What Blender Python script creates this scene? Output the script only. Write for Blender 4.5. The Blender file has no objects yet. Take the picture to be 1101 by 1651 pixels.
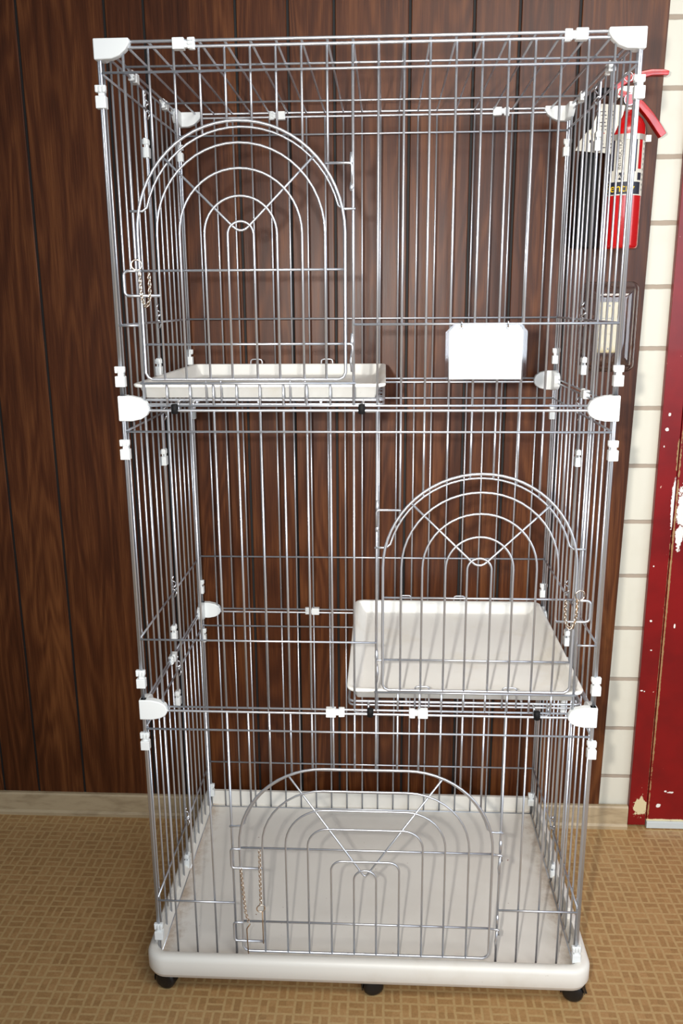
import bpy, bmesh, math, random
from mathutils import Vector, Matrix
random.seed(7)
sc = bpy.context.scene
COL = sc.collection

# ---------------------------------------------------------------- camera
cam_d = bpy.data.cameras.new('camera')
cam = bpy.data.objects.new('camera', cam_d); COL.objects.link(cam)
cam_d.sensor_fit = 'HORIZONTAL'; cam_d.sensor_width = 36.0
cam_d.lens = 36.0 * 1364.0 / 1101.0
cam_d.clip_start = 0.02
yaw, pitch, roll = -0.05208, -0.24327, -0.00639
fwd = Vector((math.sin(yaw)*math.cos(pitch), math.cos(yaw)*math.cos(pitch), math.sin(pitch)))
rt = Vector((math.cos(yaw), -math.sin(yaw), 0)); up = rt.cross(fwd)
r2 = math.cos(roll)*rt + math.sin(roll)*up; u2 = -math.sin(roll)*rt + math.cos(roll)*up
M = Matrix((r2, u2, -fwd)).transposed().to_4x4()
M.translation = Vector((0.0357, -1.5536, 1.4770))
cam.matrix_world = M
sc.camera = cam

# ---------------------------------------------------------------- world, lights, exposure
w = bpy.data.worlds.new('world'); sc.world = w; w.use_nodes = True
w.node_tree.nodes['Background'].inputs[0].default_value = (0.80, 0.90, 1.0, 1)
w.node_tree.nodes['Background'].inputs[1].default_value = 0.17

def aim(o, target):
    d = Vector(target) - o.location
    o.rotation_euler = d.to_track_quat('-Z', 'Y').to_euler()
fl = bpy.data.lights.new('camera_flash', 'SPOT'); flash = bpy.data.objects.new('camera_flash', fl); COL.objects.link(flash)
fl.energy = 160; fl.shadow_soft_size = 0.022; fl.spot_size = math.radians(86); fl.spot_blend = 1.0
fl.color = (1.0, 0.95, 0.88)
flash.location = (-0.10, -1.60, 1.53); aim(flash, (0.55, 0.6, 1.10))
wl = bpy.data.lights.new('window_daylight', 'AREA'); wind = bpy.data.objects.new('window_daylight', wl); COL.objects.link(wind)
wl.shape = 'RECTANGLE'; wl.size = 3.0; wl.size_y = 1.7; wl.energy = 98; wl.color = (0.80, 0.89, 1.0)
wind.location = (1.6, -3.8, 1.95); aim(wind, (0.6, 0.5, 1.3))

ol = bpy.data.lights.new('ceiling_lamp', 'AREA'); over = bpy.data.objects.new('ceiling_lamp', ol); COL.objects.link(over)
ol.shape = 'RECTANGLE'; ol.size = 1.3; ol.size_y = 0.5; ol.energy = 30; ol.color = (1.0, 0.96, 0.90)
over.location = (0.75, -1.55, 2.75); aim(over, (0.45, 0.1, 0.3))

sl = bpy.data.lights.new('right_fill_light', 'AREA'); side_fill = bpy.data.objects.new('right_fill_light', sl); COL.objects.link(side_fill)  # added cool fill from the right for guard and wire highlights, no actual window
sl.shape = 'RECTANGLE'; sl.size = 1.0; sl.size_y = 1.3; sl.energy = 22; sl.color = (0.84, 0.91, 1.0)
side_fill.location = (2.7, -1.1, 1.6); aim(side_fill, (0.5, 0.4, 1.1))

sc.view_settings.view_transform = 'Standard'
sc.view_settings.look = 'None'
sc.view_settings.exposure = 0.0
sc.view_settings.gamma = 1.0
sc.view_settings.use_curve_mapping = False

# ---------------------------------------------------------------- materials
def lin(c):
    return tuple(((x/255)/12.92 if x/255 <= 0.04045 else ((x/255+0.055)/1.055)**2.4) for x in c) + (1,)

def mat(name, rgb, rough=0.5, metal=0.0, coat=0.0, spec=0.5):
    m = bpy.data.materials.new(name); m.use_nodes = True
    b = m.node_tree.nodes['Principled BSDF']
    b.inputs['Base Color'].default_value = lin(rgb)
    b.inputs['Roughness'].default_value = rough
    b.inputs['Metallic'].default_value = metal
    b.inputs['Coat Weight'].default_value = coat
    b.inputs['Specular IOR Level'].default_value = spec
    return m

class NT:
    """small helper for node graphs"""
    def __init__(s, m): s.m = m; s.t = m.node_tree; s.b = s.t.nodes['Principled BSDF']
    def n(s, k, **kw):
        x = s.t.nodes.new(k)
        for a, v in kw.items(): setattr(x, a, v)
        return x
    def put(s, sock, v):
        if hasattr(v, 'is_output'): s.t.links.new(v, sock)
        else: sock.default_value = v
    def math(s, op, a, b=0.0, c=0.0, clamp=False):
        x = s.n('ShaderNodeMath', operation=op, use_clamp=clamp)
        s.put(x.inputs[0], a); s.put(x.inputs[1], b); s.put(x.inputs[2], c); return x.outputs[0]
    def vmul(s, v, k):
        x = s.n('ShaderNodeVectorMath', operation='MULTIPLY'); s.put(x.inputs[0], v); x.inputs[1].default_value = k; return x.outputs[0]
    def noise(s, v, scale, detail=3, rough=0.5, dist=0.0):
        x = s.n('ShaderNodeTexNoise'); s.put(x.inputs['Vector'], v)
        x.inputs['Scale'].default_value = scale; x.inputs['Detail'].default_value = detail
        x.inputs['Roughness'].default_value = rough; x.inputs['Distortion'].default_value = dist
        return x.outputs['Fac']
    def ramp(s, f, stops):
        x = s.n('ShaderNodeValToRGB'); s.put(x.inputs[0], f); e = x.color_ramp.elements
        while len(e) < len(stops): e.new(0.5)
        for i, (p, c) in enumerate(stops): e[i].position = p; e[i].color = c
        return x.outputs[0]
    def mix(s, f, a, b):
        x = s.n('ShaderNodeMix', data_type='RGBA'); s.put(x.inputs[0], f); s.put(x.inputs[6], a); s.put(x.inputs[7], b); return x.outputs[2]
    def step(s, v, lo, hi):
        x = s.n('ShaderNodeMapRange', interpolation_type='SMOOTHSTEP'); s.put(x.inputs[0], v)
        x.inputs[1].default_value = lo; x.inputs[2].default_value = hi; return x.outputs[0]
    def bump(s, h, strength, dist=0.002):
        x = s.n('ShaderNodeBump'); x.inputs['Strength'].default_value = strength; x.inputs['Distance'].default_value = dist
        s.put(x.inputs['Height'], h); s.t.links.new(x.outputs[0], s.b.inputs['Normal'])
    def obj(s):
        return s.n('ShaderNodeTexCoord').outputs['Object']

G = lambda v: (v, v, v, 1)

# zinc plated wire
m_wire = mat('zinc_wire', (206, 210, 217), 0.36, 0.86)
m_wire_dark = m_wire
m_chrome = mat('chrome', (225, 225, 228), 0.16, 1.0)
m_chain = mat('brassy_chain', (230, 216, 200), 0.2, 1.0)
m_clip = mat('white_clip_plastic', (226, 229, 228), 0.4)
m_conn = mat('connector_plastic', (226, 229, 228), 0.38)
m_rubber = mat('black_rubber', (10, 10, 11), 0.7, spec=0.25)
m_caster = mat('black_caster_plastic', (14, 14, 16), 0.35)

# cream tray plastic with faint stains
def tray_mat(name, rgb, stain, amount, rough=0.38):
    m = mat(name, rgb, rough); t = NT(m); v = t.obj()
    n1 = t.noise(v, 7, 5, 0.6); n2 = t.noise(v, 60, 4, 0.7)
    f = t.math('MULTIPLY', t.step(n1, 0.50, 0.72), amount)
    c = t.mix(f, lin(rgb), lin(stain))
    sp = t.step(n2, 0.70, 0.74)
    c = t.mix(t.math('MULTIPLY', sp, 0.5*amount), c, lin((130, 105, 80)))
    t.put(t.b.inputs['Base Color'], c)
    return m
m_base = tray_mat('cream_base_plastic', (226, 222, 213), (210, 202, 188), 0.6)
m_shelf = tray_mat('cream_shelf_plastic', (240, 239, 233), (228, 222, 206), 0.55)

# base tray floor: dull, rust stains near the edges
m_floor_tray = mat('stained_tray_floor', (196, 192, 185), 0.45)
t = NT(m_floor_tray); v = t.obj(); sx = t.n('ShaderNodeSeparateXYZ'); t.put(sx.inputs[0], v)
ax = t.math('ABSOLUTE', t.math('SUBTRACT', sx.outputs[0], 0.001))
n1 = t.noise(v, 30, 5, 0.7); n0 = t.noise(v, 6, 4, 0.6)
edge = t.step(t.math('ADD', ax, t.math('MULTIPLY', n1, 0.10)), 0.46, 0.52)
c = t.mix(t.math('MULTIPLY', t.step(n0, 0.4, 0.7), 0.35), lin((226, 222, 214)), lin((212, 206, 196)))
c = t.mix(t.math('MULTIPLY', edge, 0.7), c, lin((150, 118, 85)))
sp = t.step(t.noise(v, 75, 3, 0.6), 0.735, 0.76)
c = t.mix(sp, c, lin((120, 62, 40)))
yb = t.step(t.math('ADD', sx.outputs[1], t.math('MULTIPLY', n1, 0.06)), 0.565, 0.60)
c = t.mix(t.math('MULTIPLY', yb, 0.7), c, lin((140, 112, 88)))
t.put(t.b.inputs['Base Color'], c)

# walnut paneling (UV in metres, offset per plank)
def wood_mat():
    m = mat('walnut_paneling', (80, 45, 28), 0.36, spec=0.26); t = NT(m)
    uv = t.n('ShaderNodeUVMap').outputs[0]
    a = t.noise(t.vmul(uv, (9.0, 0.85, 1)), 1.0, 2, 0.5, 0.35)
    rings = t.math('SINE', t.math('MULTIPLY', a, 85.0))
    rings = t.math('MULTIPLY_ADD', rings, 0.5, 0.5)
    fine = t.noise(t.vmul(uv, (520.0, 9.0, 1)), 1.0, 4, 0.65)
    mid = t.noise(t.vmul(uv, (60.0, 1.6, 1)), 1.0, 3, 0.6)
    big = t.noise(t.vmul(uv, (8.0, 0.7, 1)), 1.0, 2, 0.5)
    f = t.math('ADD', t.math('MULTIPLY', rings, 0.09), t.math('ADD', t.math('MULTIPLY', fine, 0.36), t.math('ADD', t.math('MULTIPLY', mid, 0.30), t.math('MULTIPLY', big, 0.30))))
    c = t.ramp(f, [(0.34, lin((42, 17, 6))), (0.52, lin((75, 38, 17))), (0.70, lin((112, 66, 34)))])
    t.put(t.b.inputs['Base Color'], c)
    t.put(t.b.inputs['Roughness'], t.math('MULTIPLY_ADD', fine, 0.18, 0.30))
    t.bump(fine, 0.25, 0.0006)
    return m
m_wood = wood_mat()
m_groove = mat('groove_black', (10, 7, 6), 0.7)

# painted block wall
def block_mat():
    m = mat('painted_block', (226, 222, 206), 0.42); t = NT(m); v = t.obj()
    s = t.n('ShaderNodeSeparateXYZ'); t.put(s.inputs[0], v)
    H = 0.1503
    zz = t.math('DIVIDE', t.math('SUBTRACT', s.outputs[2], 0.156 - H*10), H)
    wob = t.noise(v, 45, 3, 0.6)
    fz = t.math('FRACT', zz); dz = t.math('MINIMUM', fz, t.math('SUBTRACT', 1.0, fz))
    row = t.math('MODULO', t.math('FLOOR', zz), 2.0)
    xx = t.math('ADD', t.math('DIVIDE', t.math('SUBTRACT', s.outputs[0], 0.60 - 3.05), 0.305), t.math('MULTIPLY', row, 0.5))
    fx = t.math('FRACT', xx); dx = t.math('MINIMUM', fx, t.math('SUBTRACT', 1.0, fx))
    d = t.math('MINIMUM', t.math('MULTIPLY', dz, H), t.math('MULTIPLY', dx, 0.305))
    d = t.math('ADD', d, t.math('MULTIPLY_ADD', wob, 0.003, -0.0015))
    k = t.step(d, 0.0042, 0.0062)
    grime = t.step(t.noise(v, 9, 4, 0.6), 0.45, 0.75)
    pc = t.mix(t.math('MULTIPLY', grime, 0.3), lin((203, 199, 184)), lin((190, 184, 166)))
    c = t.mix(k, lin((158, 144, 128)), pc)
    t.put(t.b.inputs['Base Color'], c)
    t.put(t.b.inputs['Roughness'], t.math('MULTIPLY_ADD', k, -0.35, 0.8))
    t.bump(k, 0.6, 0.003)
    return m
m_block = block_mat()

# basket weave vinyl
def floor_mat():
    m = mat('basketweave_vinyl', (150, 115, 70), 0.48); t = NT(m); v0 = t.obj()
    n = t.n('ShaderNodeTexNoise'); t.put(n.inputs['Vector'], v0); n.inputs['Scale'].default_value = 55
    wv = t.n('ShaderNodeVectorMath', operation='MULTIPLY_ADD'); t.put(wv.inputs[0], n.outputs['Color']); wv.inputs[1].default_value = (0.0032,)*3; t.put(wv.inputs[2], v0)
    s = t.n('ShaderNodeSeparateXYZ'); t.put(s.inputs[0], wv.outputs[0]); S = 0.0383
    x = t.math('DIVIDE', t.math('ADD', s.outputs[0], 0.839 + S*60), S)
    y = t.math('DIVIDE', t.math('ADD', s.outputs[1], -0.128 + S*80), S)
    fx = t.math('FRACT', x); fy = t.math('FRACT', y)
    par = t.math('MODULO', t.math('ADD', t.math('FLOOR', x), t.math('FLOOR', y)), 2.0)
    inv = t.math('SUBTRACT', 1.0, par)
    across = t.math('ADD', t.math('MULTIPLY', par, fx), t.math('MULTIPLY', inv, fy))
    along = t.math('ADD', t.math('MULTIPLY', par, fy), t.math('MULTIPLY', inv, fx))
    h = t.math('FRACT', t.math('MULTIPLY', across, 2.0))
    da = t.math('MULTIPLY', t.math('MINIMUM', h, t.math('SUBTRACT', 1.0, h)), 0.5)
    dl = t.math('MINIMUM', along, t.math('SUBTRACT', 1.0, along))
    k = t.step(t.math('MINIMUM', da, dl), 0.035, 0.105)
    # each bar its own tone
    cmb = t.n('ShaderNodeCombineXYZ')
    t.put(cmb.inputs[0], t.math('FLOOR', t.math('MULTIPLY', x, 2.0))); t.put(cmb.inputs[1], t.math('FLOOR', t.math('MULTIPLY', y, 2.0)))
    wn = t.n('ShaderNodeTexWhiteNoise'); t.put(wn.inputs['Vector'], cmb.outputs[0])
    mott = t.noise(v0, 160, 4, 0.7); big = t.noise(v0, 5, 3, 0.5)
    tone = t.math('ADD', t.math('MULTIPLY', wn.outputs[0], 0.22), t.math('ADD', t.math('MULTIPLY', mott, 0.56), t.math('MULTIPLY', big, 0.26)))
    bar = t.ramp(tone, [(0.28, lin((128, 92, 54))), (0.50, lin((154, 114, 70))), (0.75, lin((178, 138, 92)))])
    grout = t.mix(mott, lin((164, 131, 86)), lin((194, 165, 117)))
    c = t.mix(t.math('MULTIPLY', k, 0.75), grout, bar)
    t.put(t.b.inputs['Base Color'], c)
    t.bump(k, 0.15, 0.001)
    return m
m_vinyl = floor_mat()

def dirty(name, rgb, rgb2, scale, rough=0.5, stretch=(1, 1, 1)):
    m = mat(name, rgb, rough); t = NT(m); n = t.noise(t.vmul(t.obj(), stretch), scale, 4, 0.6)
    t.put(t.b.inputs['Base Color'], t.mix(t.step(n, 0.42, 0.72), lin(rgb), lin(rgb2))); return m
m_bb = dirty('tan_baseboard_paint', (172, 153, 122), (150, 131, 102), 14, 0.5, (1, 1, 4))
m_sweep = mat('door_sweep_metal', (205, 214, 216), 0.35, 0.3)
m_ceil = mat('ceiling_paint', (225, 222, 212), 0.8)

# red paint with chips at given places (x, z, rx, rz, colour index)
def red_mat(name, chips):
    m = mat(name, (112, 6, 8), 0.36, coat=0.05, spec=0.35); t = NT(m); v = t.obj()
    s = t.n('ShaderNodeSeparateXYZ'); t.put(s.inputs[0], v)
    n = t.noise(v, 70, 5, 0.7); n2 = t.noise(v, 260, 2, 0.5)
    g = t.noise(v, 5, 4, 0.6)
    c = t.mix(t.step(g, 0.35, 0.7), lin((122, 5, 7)), lin((100, 3, 5)))
    sp = t.step(t.noise(v, 95, 2, 0.5), 0.765, 0.785)
    c = t.mix(t.math('MULTIPLY', sp, 0.9), c, lin((215, 170, 150)))
    for (x, z, rx, rz, col) in chips:
        dx = t.math('DIVIDE', t.math('SUBTRACT', s.outputs[0], x), rx)
        dz = t.math('DIVIDE', t.math('SUBTRACT', s.outputs[2], z), rz)
        d = t.math('SQRT', t.math('ADD', t.math('MULTIPLY', dx, dx), t.math('MULTIPLY', dz, dz)))
        d = t.math('ADD', d, t.math('MULTIPLY_ADD', n, 2.6, -1.3))
        c = t.mix(t.step(d, 1.05, 0.92), c, lin(col))
    t.put(t.b.inputs['Base Color'], c)
    t.bump(n, 0.12, 0.001)
    return m
cream = (205, 190, 150); white = (225, 220, 212); tan = (150, 118, 80)
m_red_frame = red_mat('red_frame_paint', [(0.770, 0.070, 0.017, 0.032, cream), (0.759, 1.194, 0.003, 0.004, white), (0.756, 1.156, 0.0035, 0.004, white),
    (0.752, 1.112, 0.002, 0.003, white), (0.791, 0.5, 0.002, 0.55, tan), (0.790, 1.09, 0.004, 0.045, tan), (0.789, 0.96, 0.006, 0.07, white), (0.765, 0.55, 0.003, 0.002, white),
    (0.752, 0.79, 0.002, 0.002, white), (0.757, 0.635, 0.003, 0.003, white), (0.749, 0.43, 0.004, 0.002, white), (0.756, 0.428, 0.002, 0.002, white)])
m_red_door = red_mat('red_door_paint', [(0.815, 0.95, 0.016, 0.060, white), (0.812, 0.87, 0.008, 0.04, white), (0.824, 0.073, 0.006, 0.006, white),
    (0.840, 0.118, 0.004, 0.003, white), (0.853, 0.115, 0.008, 0.003, white), (0.797, 0.6, 0.0025, 0.6, tan), (0.86, 0.026, 0.10, 0.003, cream), (0.822, 0.62, 0.002, 0.005, white)])

m_clear = mat('clear_plastic', (255, 255, 255), 0.04)
m_clear.node_tree.nodes['Principled BSDF'].inputs['Transmission Weight'].default_value = 1.0
m_clear.node_tree.nodes['Principled BSDF'].inputs['IOR'].default_value = 1.45
m_paper = mat('white_paper', (250, 250, 250), 0.35, coat=0.25)
m_tag = mat('manila_tag', (226, 218, 200), 0.7)
m_ink = mat('ink', (50, 45, 55), 0.7)
m_redink = mat('red_ink', (190, 40, 30), 0.7)
m_plate = mat('beige_plate', (226, 206, 150), 0.45)
m_extred = mat('extinguisher_red', (186, 14, 16), 0.22, coat=0.5)
m_gauge = mat('gauge_pink', (225, 110, 120), 0.35)
m_lab_white = mat('label_white', (214, 208, 194), 0.5)
m_lab_dark = mat('label_dark', (32, 34, 48), 0.5)
m_yellow = mat('label_yellow', (238, 196, 30), 0.5)
m_band = mat('bracket_metal', (205, 198, 185), 0.3, 0.6)

# ---------------------------------------------------------------- mesh helpers
def obj(name, bm, m, parent=None, smooth=False, bevel=0.0, seg=2):
    me = bpy.data.meshes.new(name); bm.normal_update(); bm.to_mesh(me); bm.free()
    o = bpy.data.objects.new(name, me); COL.objects.link(o)
    for x in (m if isinstance(m, (list, tuple)) else [m]): me.materials.append(x)
    if smooth:
        for p in me.polygons: p.use_smooth = True
    if bevel:
        b = o.modifiers.new('bevel', 'BEVEL'); b.width = bevel; b.segments = seg; b.limit_method = 'ANGLE'
        for p in me.polygons: p.use_smooth = True
        o.modifiers.new('wn', 'WEIGHTED_NORMAL')
    if parent: o.parent = parent
    return o

def thing(name, label, cat, loc=(0, 0, 0), group=None):
    o = bpy.data.objects.new(name, None); COL.objects.link(o); o.location = loc
    o.empty_display_size = 0.05
    o['label'] = label; o['category'] = cat
    if group: o['group'] = group
    return o

def tag(o, label, cat, group=None):
    o['label'] = label; o['category'] = cat
    if group: o['group'] = group
    return o

def struct(name, bm, m, **k):
    o = obj(name, bm, m, **k); o['kind'] = 'structure'; return o

def box(bm, x0, x1, y0, y1, z0, z1, mi=0):
    vs = [bm.verts.new(p) for p in ((x0,y0,z0),(x1,y0,z0),(x1,y1,z0),(x0,y1,z0),(x0,y0,z1),(x1,y0,z1),(x1,y1,z1),(x0,y1,z1))]
    for f in ((3,2,1,0),(4,5,6,7),(0,1,5,4),(1,2,6,5),(2,3,7,6),(3,0,4,7)):
        bm.faces.new([vs[i] for i in f]).material_index = mi

def tube(bm, pts, r, n=8, closed=False, cap=True):
    pts = [Vector(p) for p in pts]; N = len(pts)
    rings = []; prev = None
    for i, p in enumerate(pts):
        if closed: a, b = pts[i-1], pts[(i+1) % N]
        else: a, b = pts[max(i-1, 0)], pts[min(i+1, N-1)]
        t_ = (b-a).normalized()
        if prev is None:
            ref = Vector((0,0,1)) if abs(t_.z) < 0.9 else Vector((1,0,0))
            u = t_.cross(ref).normalized()
        else:
            u = (prev - t_*prev.dot(t_))
            u = u.normalized() if u.length > 1e-6 else t_.orthogonal().normalized()
        prev = u; v_ = t_.cross(u)
        rad = r[i] if isinstance(r, (list, tuple)) else r
        rings.append([bm.verts.new(p + (u*math.cos(k*2*math.pi/n) + v_*math.sin(k*2*math.pi/n))*rad) for k in range(n)])
    for i in range(N if closed else N-1):
        A, B = rings[i], rings[(i+1) % N]
        for k in range(n):
            f = bm.faces.new((A[k], A[(k+1) % n], B[(k+1) % n], B[k])); f.smooth = True
    if cap and not closed:
        bm.faces.new(rings[0][::-1]); bm.faces.new(rings[-1])

def fillet(pts, r, n=5):
    """round the inner corners of a polyline"""
    pts = [Vector(p) for p in pts]; out = [pts[0]]
    for i in range(1, len(pts)-1):
        a, p, b = pts[i-1], pts[i], pts[i+1]
        d1 = (a-p); d2 = (b-p); rr = min(r, d1.length*0.48, d2.length*0.48)
        q0 = p + d1.normalized()*rr; q1 = p + d2.normalized()*rr
        for k in range(n+1):
            s = k/n; out.append(q0*(1-s)**2 + p*2*s*(1-s) + q1*s*s)
    out.append(pts[-1]); return out

def rrect(x0, x1, y0, y1, r, n=7):
    pts = []
    for cx, cy, a0 in ((x1-r, y1-r, 0), (x0+r, y1-r, 90), (x0+r, y0+r, 180), (x1-r, y0+r, 270)):
        for k in range(n+1):
            a = math.radians(a0 + 90*k/n); pts.append((cx + r*math.cos(a), cy + r*math.sin(a)))
    return pts

def loft(bm, x0, x1, y0, y1, R, prof, caps=(True, True), mi=None, n=7):
    """stack of rounded rectangles: prof = [(inset, z), ...]"""
    rings = []
    for ins, z in prof:
        r = max(R - ins, 0.004)
        rings.append([bm.verts.new((x, y, z)) for x, y in rrect(x0+ins, x1-ins, y0+ins, y1-ins, r, n)])
    for j in range(len(rings)-1):
        A, B = rings[j], rings[j+1]; L = len(A)
        for k in range(L):
            f = bm.faces.new((A[k], A[(k+1) % L], B[(k+1) % L], B[k])); f.smooth = True
            if mi: f.material_index = mi[j]
    if caps[0]: bm.faces.new(rings[0][::-1])
    if caps[1]:
        f = bm.faces.new(rings[-1])
        if mi: f.material_index = mi[-1]

def lathe(bm, prof, cx, cy, n=32, axis='z'):
    """prof = [(r, z)]; rings about the vertical (or y) axis"""
    rings = []
    for r, z in prof:
        ring = []
        for k in range(n):
            a = 2*math.pi*k/n
            if axis == 'z': ring.append(bm.verts.new((cx + r*math.cos(a), cy + r*math.sin(a), z)))
            elif axis == 'y': ring.append(bm.verts.new((cx + r*math.cos(a), z, cy + r*math.sin(a))))
            else: ring.append(bm.verts.new((z, cx + r*math.cos(a), cy + r*math.sin(a))))
        rings.append(ring)
    for A, B in zip(rings, rings[1:]):
        for k in range(n):
            f = bm.faces.new((A[k], A[(k+1) % n], B[(k+1) % n], B[k])); f.smooth = True
    bm.faces.new(rings[0][::-1]); bm.faces.new(rings[-1])
    bmesh.ops.recalc_face_normals(bm, faces=bm.faces)

def prism(bm, poly, y0, y1, mi=0):
    """polygon in x,z pushed through y"""
    A = [bm.verts.new((x, y0, z)) for x, z in poly]; B = [bm.verts.new((x, y1, z)) for x, z in poly]
    L = len(poly)
    fs = [bm.faces.new(A), bm.faces.new(B[::-1])]
    for k in range(L): fs.append(bm.faces.new((A[k], B[k], B[(k+1) % L], A[(k+1) % L])))
    for f in fs: f.material_index = mi
    bmesh.ops.recalc_face_normals(bm, faces=fs)

def text_mesh(txt, size, m, parent, name, place, extrude=0.0):
    cu = bpy.data.curves.new(name, 'FONT'); cu.body = txt; cu.size = size; cu.extrude = extrude
    to = bpy.data.objects.new(name, cu); COL.objects.link(to)
    dg = bpy.context.evaluated_depsgraph_get(); dg.update()
    me = bpy.data.meshes.new_from_object(to.evaluated_get(dg)); bpy.data.objects.remove(to)
    for v_ in me.vertices: v_.co = place(v_.co)
    me.materials.clear(); me.materials.append(m)
    o = bpy.data.objects.new(name, me); COL.objects.link(o); o.parent = parent
    return o

# ================================================================ the setting
YW = 0.640           # face of the wood paneling
bm = bmesh.new(); box(bm, -2.2, 1.7, -4.6, 0.75, -0.05, 0.0)
struct('floor', bm, m_vinyl)
bm = bmesh.new(); box(bm, -2.2, 0.745, YW+0.010, YW+0.11, 0.0, 2.6)
struct('wall_back', bm, m_block)
bm = bmesh.new(); box(bm, -2.2, 1.7, YW-1.2, YW+0.11, 2.6, 2.65)
struct('ceiling', bm, m_ceil)

# grooved paneling: planks with recessed dark grooves
gx = [-1.99, -1.83, -1.62, -1.50, -1.31, -1.205, -1.089, -0.984, -0.846, -0.634, -0.540, -0.322, -0.198, -0.089, 0.089, 0.238, 0.343, 0.481]
bm = bmesh.new(); uvl = bm.loops.layers.uv.new('UVMap')
edges_ = [-2.2] + gx + [0.67]
gw = 0.0032
for i in range(len(edges_)-1):
    a = edges_[i] + (gw if i else 0); b = edges_[i+1] - (gw if i < len(edges_)-2 else 0)
    last = i == len(edges_)-2
    bt, bb_ = (0.684, 0.656) if last else (b, b)
    z0, z1 = 0.0, 2.6
    if last: bt = 0.656 + (0.682-0.656)/2.14*2.6
    c_ = 0.0015
    P = [(a, YW+c_, z0), (a+c_, YW, z0), (bb_-c_, YW, z0), (bb_, YW+c_, z0), (bb_, YW+0.009, z0), (a, YW+0.009, z0)]
    Q = [(a, YW+c_, z1), (a+c_, YW, z1), (bt-c_, YW, z1), (bt, YW+c_, z1), (bt, YW+0.009, z1), (a, YW+0.009, z1)]
    vp = [bm.verts.new(p) for p in P]; vq = [bm.verts.new(p) for p in Q]
    ou, ov = random.uniform(0, 30), random.uniform(0, 30)
    fs = [bm.faces.new((vp[k], vp[(k+1) % 6], vq[(k+1) % 6], vq[k])) for k in range(6)] + [bm.faces.new(vq), bm.faces.new(vp[::-1])]
    for f in fs:
        for l in f.loops: l[uvl].uv = (l.vert.co.x + ou, l.vert.co.z + ov)
for g in gx:
    n0 = len(bm.faces); box(bm, g-0.005, g+0.005, YW+0.0045, YW+0.009, 0.0, 2.6, 1)
    bm.faces.ensure_lookup_table()
panel = struct('trim_1', bm, [m_wood, m_groove])

# baseboard
bm = bmesh.new()
prof = [(YW-0.002, 0.0), (YW-0.016, 0.0), (YW-0.017, 0.010), (YW-0.012, 0.016), (YW-0.012, 0.066), (YW-0.009, 0.071), (YW+0.001, 0.071)]
A = [bm.verts.new((-2.2, y, z)) for y, z in prof]; B = [bm.verts.new((0.738, y, z)) for y, z in prof]
bm.faces.new(A); bm.faces.new(B[::-1])
for k in range(len(prof)): bm.faces.new((A[k], B[k], B[(k+1) % len(prof)], A[(k+1) % len(prof)]))
bmesh.ops.recalc_face_normals(bm, faces=bm.faces)
struct('baseboard_back', bm, m_bb)

# red door frame and door
bm = bmesh.new(); box(bm, 0.741, 0.7905, YW-0.006, YW+0.10, 0.010, 2.35); box(bm, 0.7905, 1.62, YW+0.004, YW+0.10, 2.12, 2.35)
box(bm, 1.57, 1.62, YW-0.006, YW+0.10, 0.010, 2.12)
struct('trim_2', bm, m_red_frame, bevel=0.0015)
bm = bmesh.new(); box(bm, 1.62, 1.7, YW+0.010, YW+0.11, 0.0, 2.6); box(bm, 0.745, 1.62, YW+0.010, YW+0.11, 2.35, 2.6)
struct('wall_right', bm, m_block)
bm = bmesh.new(); box(bm, 0.7935, 1.568, YW-0.003, YW+0.04, 0.022, 2.117)
door = struct('door_1', bm, m_red_door, bevel=0.001)
bm = bmesh.new(); box(bm, 0.7935, 1.568, YW-0.010, YW+0.004, 0.003, 0.0235)
o = obj('door_sweep', bm, m_sweep, door, bevel=0.001)
bm = bmesh.new(); box(bm, 0.746, 1.568, YW+0.012, YW+0.09, 0.0, 0.003)
struct('trim_3', bm, mat('threshold_wood', (120, 95, 70), 0.6))

# ================================================================ the wire cage
D = 0.569
W2 = 0.45
P_ = 0.0432
XS = [(i-10.5)*P_ for i in range(1, 21)]           # 20 inner upright wires of a long panel
J = [0.080, 0.6768, 1.2876, 1.9000]                # heights of the joints
R_ = 0.00215                                       # wire radius
RE = 0.0026
cage = thing('pet_cage', 'tall three-tier silver wire pet cage on a white wheeled base', 'cage', (0, D/2, 0))
OFF = Vector((0, -D/2, 0))
def cpart(name, bm, m, parent=None, **k):
    bmesh.ops.translate(bm, verts=bm.verts, vec=OFF)
    return obj(name, bm, m, parent or cage, **k)
def spart(name, bm, m, parent, **k):
    bmesh.ops.translate(bm, verts=bm.verts, vec=OFF)
    return obj(name, bm, m, parent, **k)

def hline(bm, z, x0, x1, y, r=R_): tube(bm, [(x0, y, z), (x1, y, z)], r)
def vline(bm, x, y, z0, z1, r=R_): tube(bm, [(x, y, z0), (x, y, z1)], r)

LV = []
for k in range(3):
    z0 = J[k] + (0.0045 if k else 0.0); z1 = J[k+1] - 0.0045
    zs = J[k+1] - 0.0435                       # rail just under the top of the panel
    zm = (0.828, 0.828, 1.438)[k] if k else 0.225
    LV.append((z0, z1, zs, zm))

def arch_pts(cx, cz, r, zb, y, wx=0.0, n=22):
    """U turned upside down: leg, half circle (with a flat of 2*wx), leg"""
    p = [(cx-wx-r, y, zb)]
    for k in range(n+1):
        a = math.pi - math.pi*k/n
        sx_ = -wx if a > math.pi/2 + 1e-6 else wx
        if abs(a-math.pi/2) < 1e-6 and wx > 0:
            p.append((cx-wx, y, cz+r)); p.append((cx+wx, y, cz+r)); continue
        p.append((cx+sx_+r*math.cos(a), y, cz+r*math.sin(a)))
    p.append((cx+wx+r, y, zb)); return p

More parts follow.
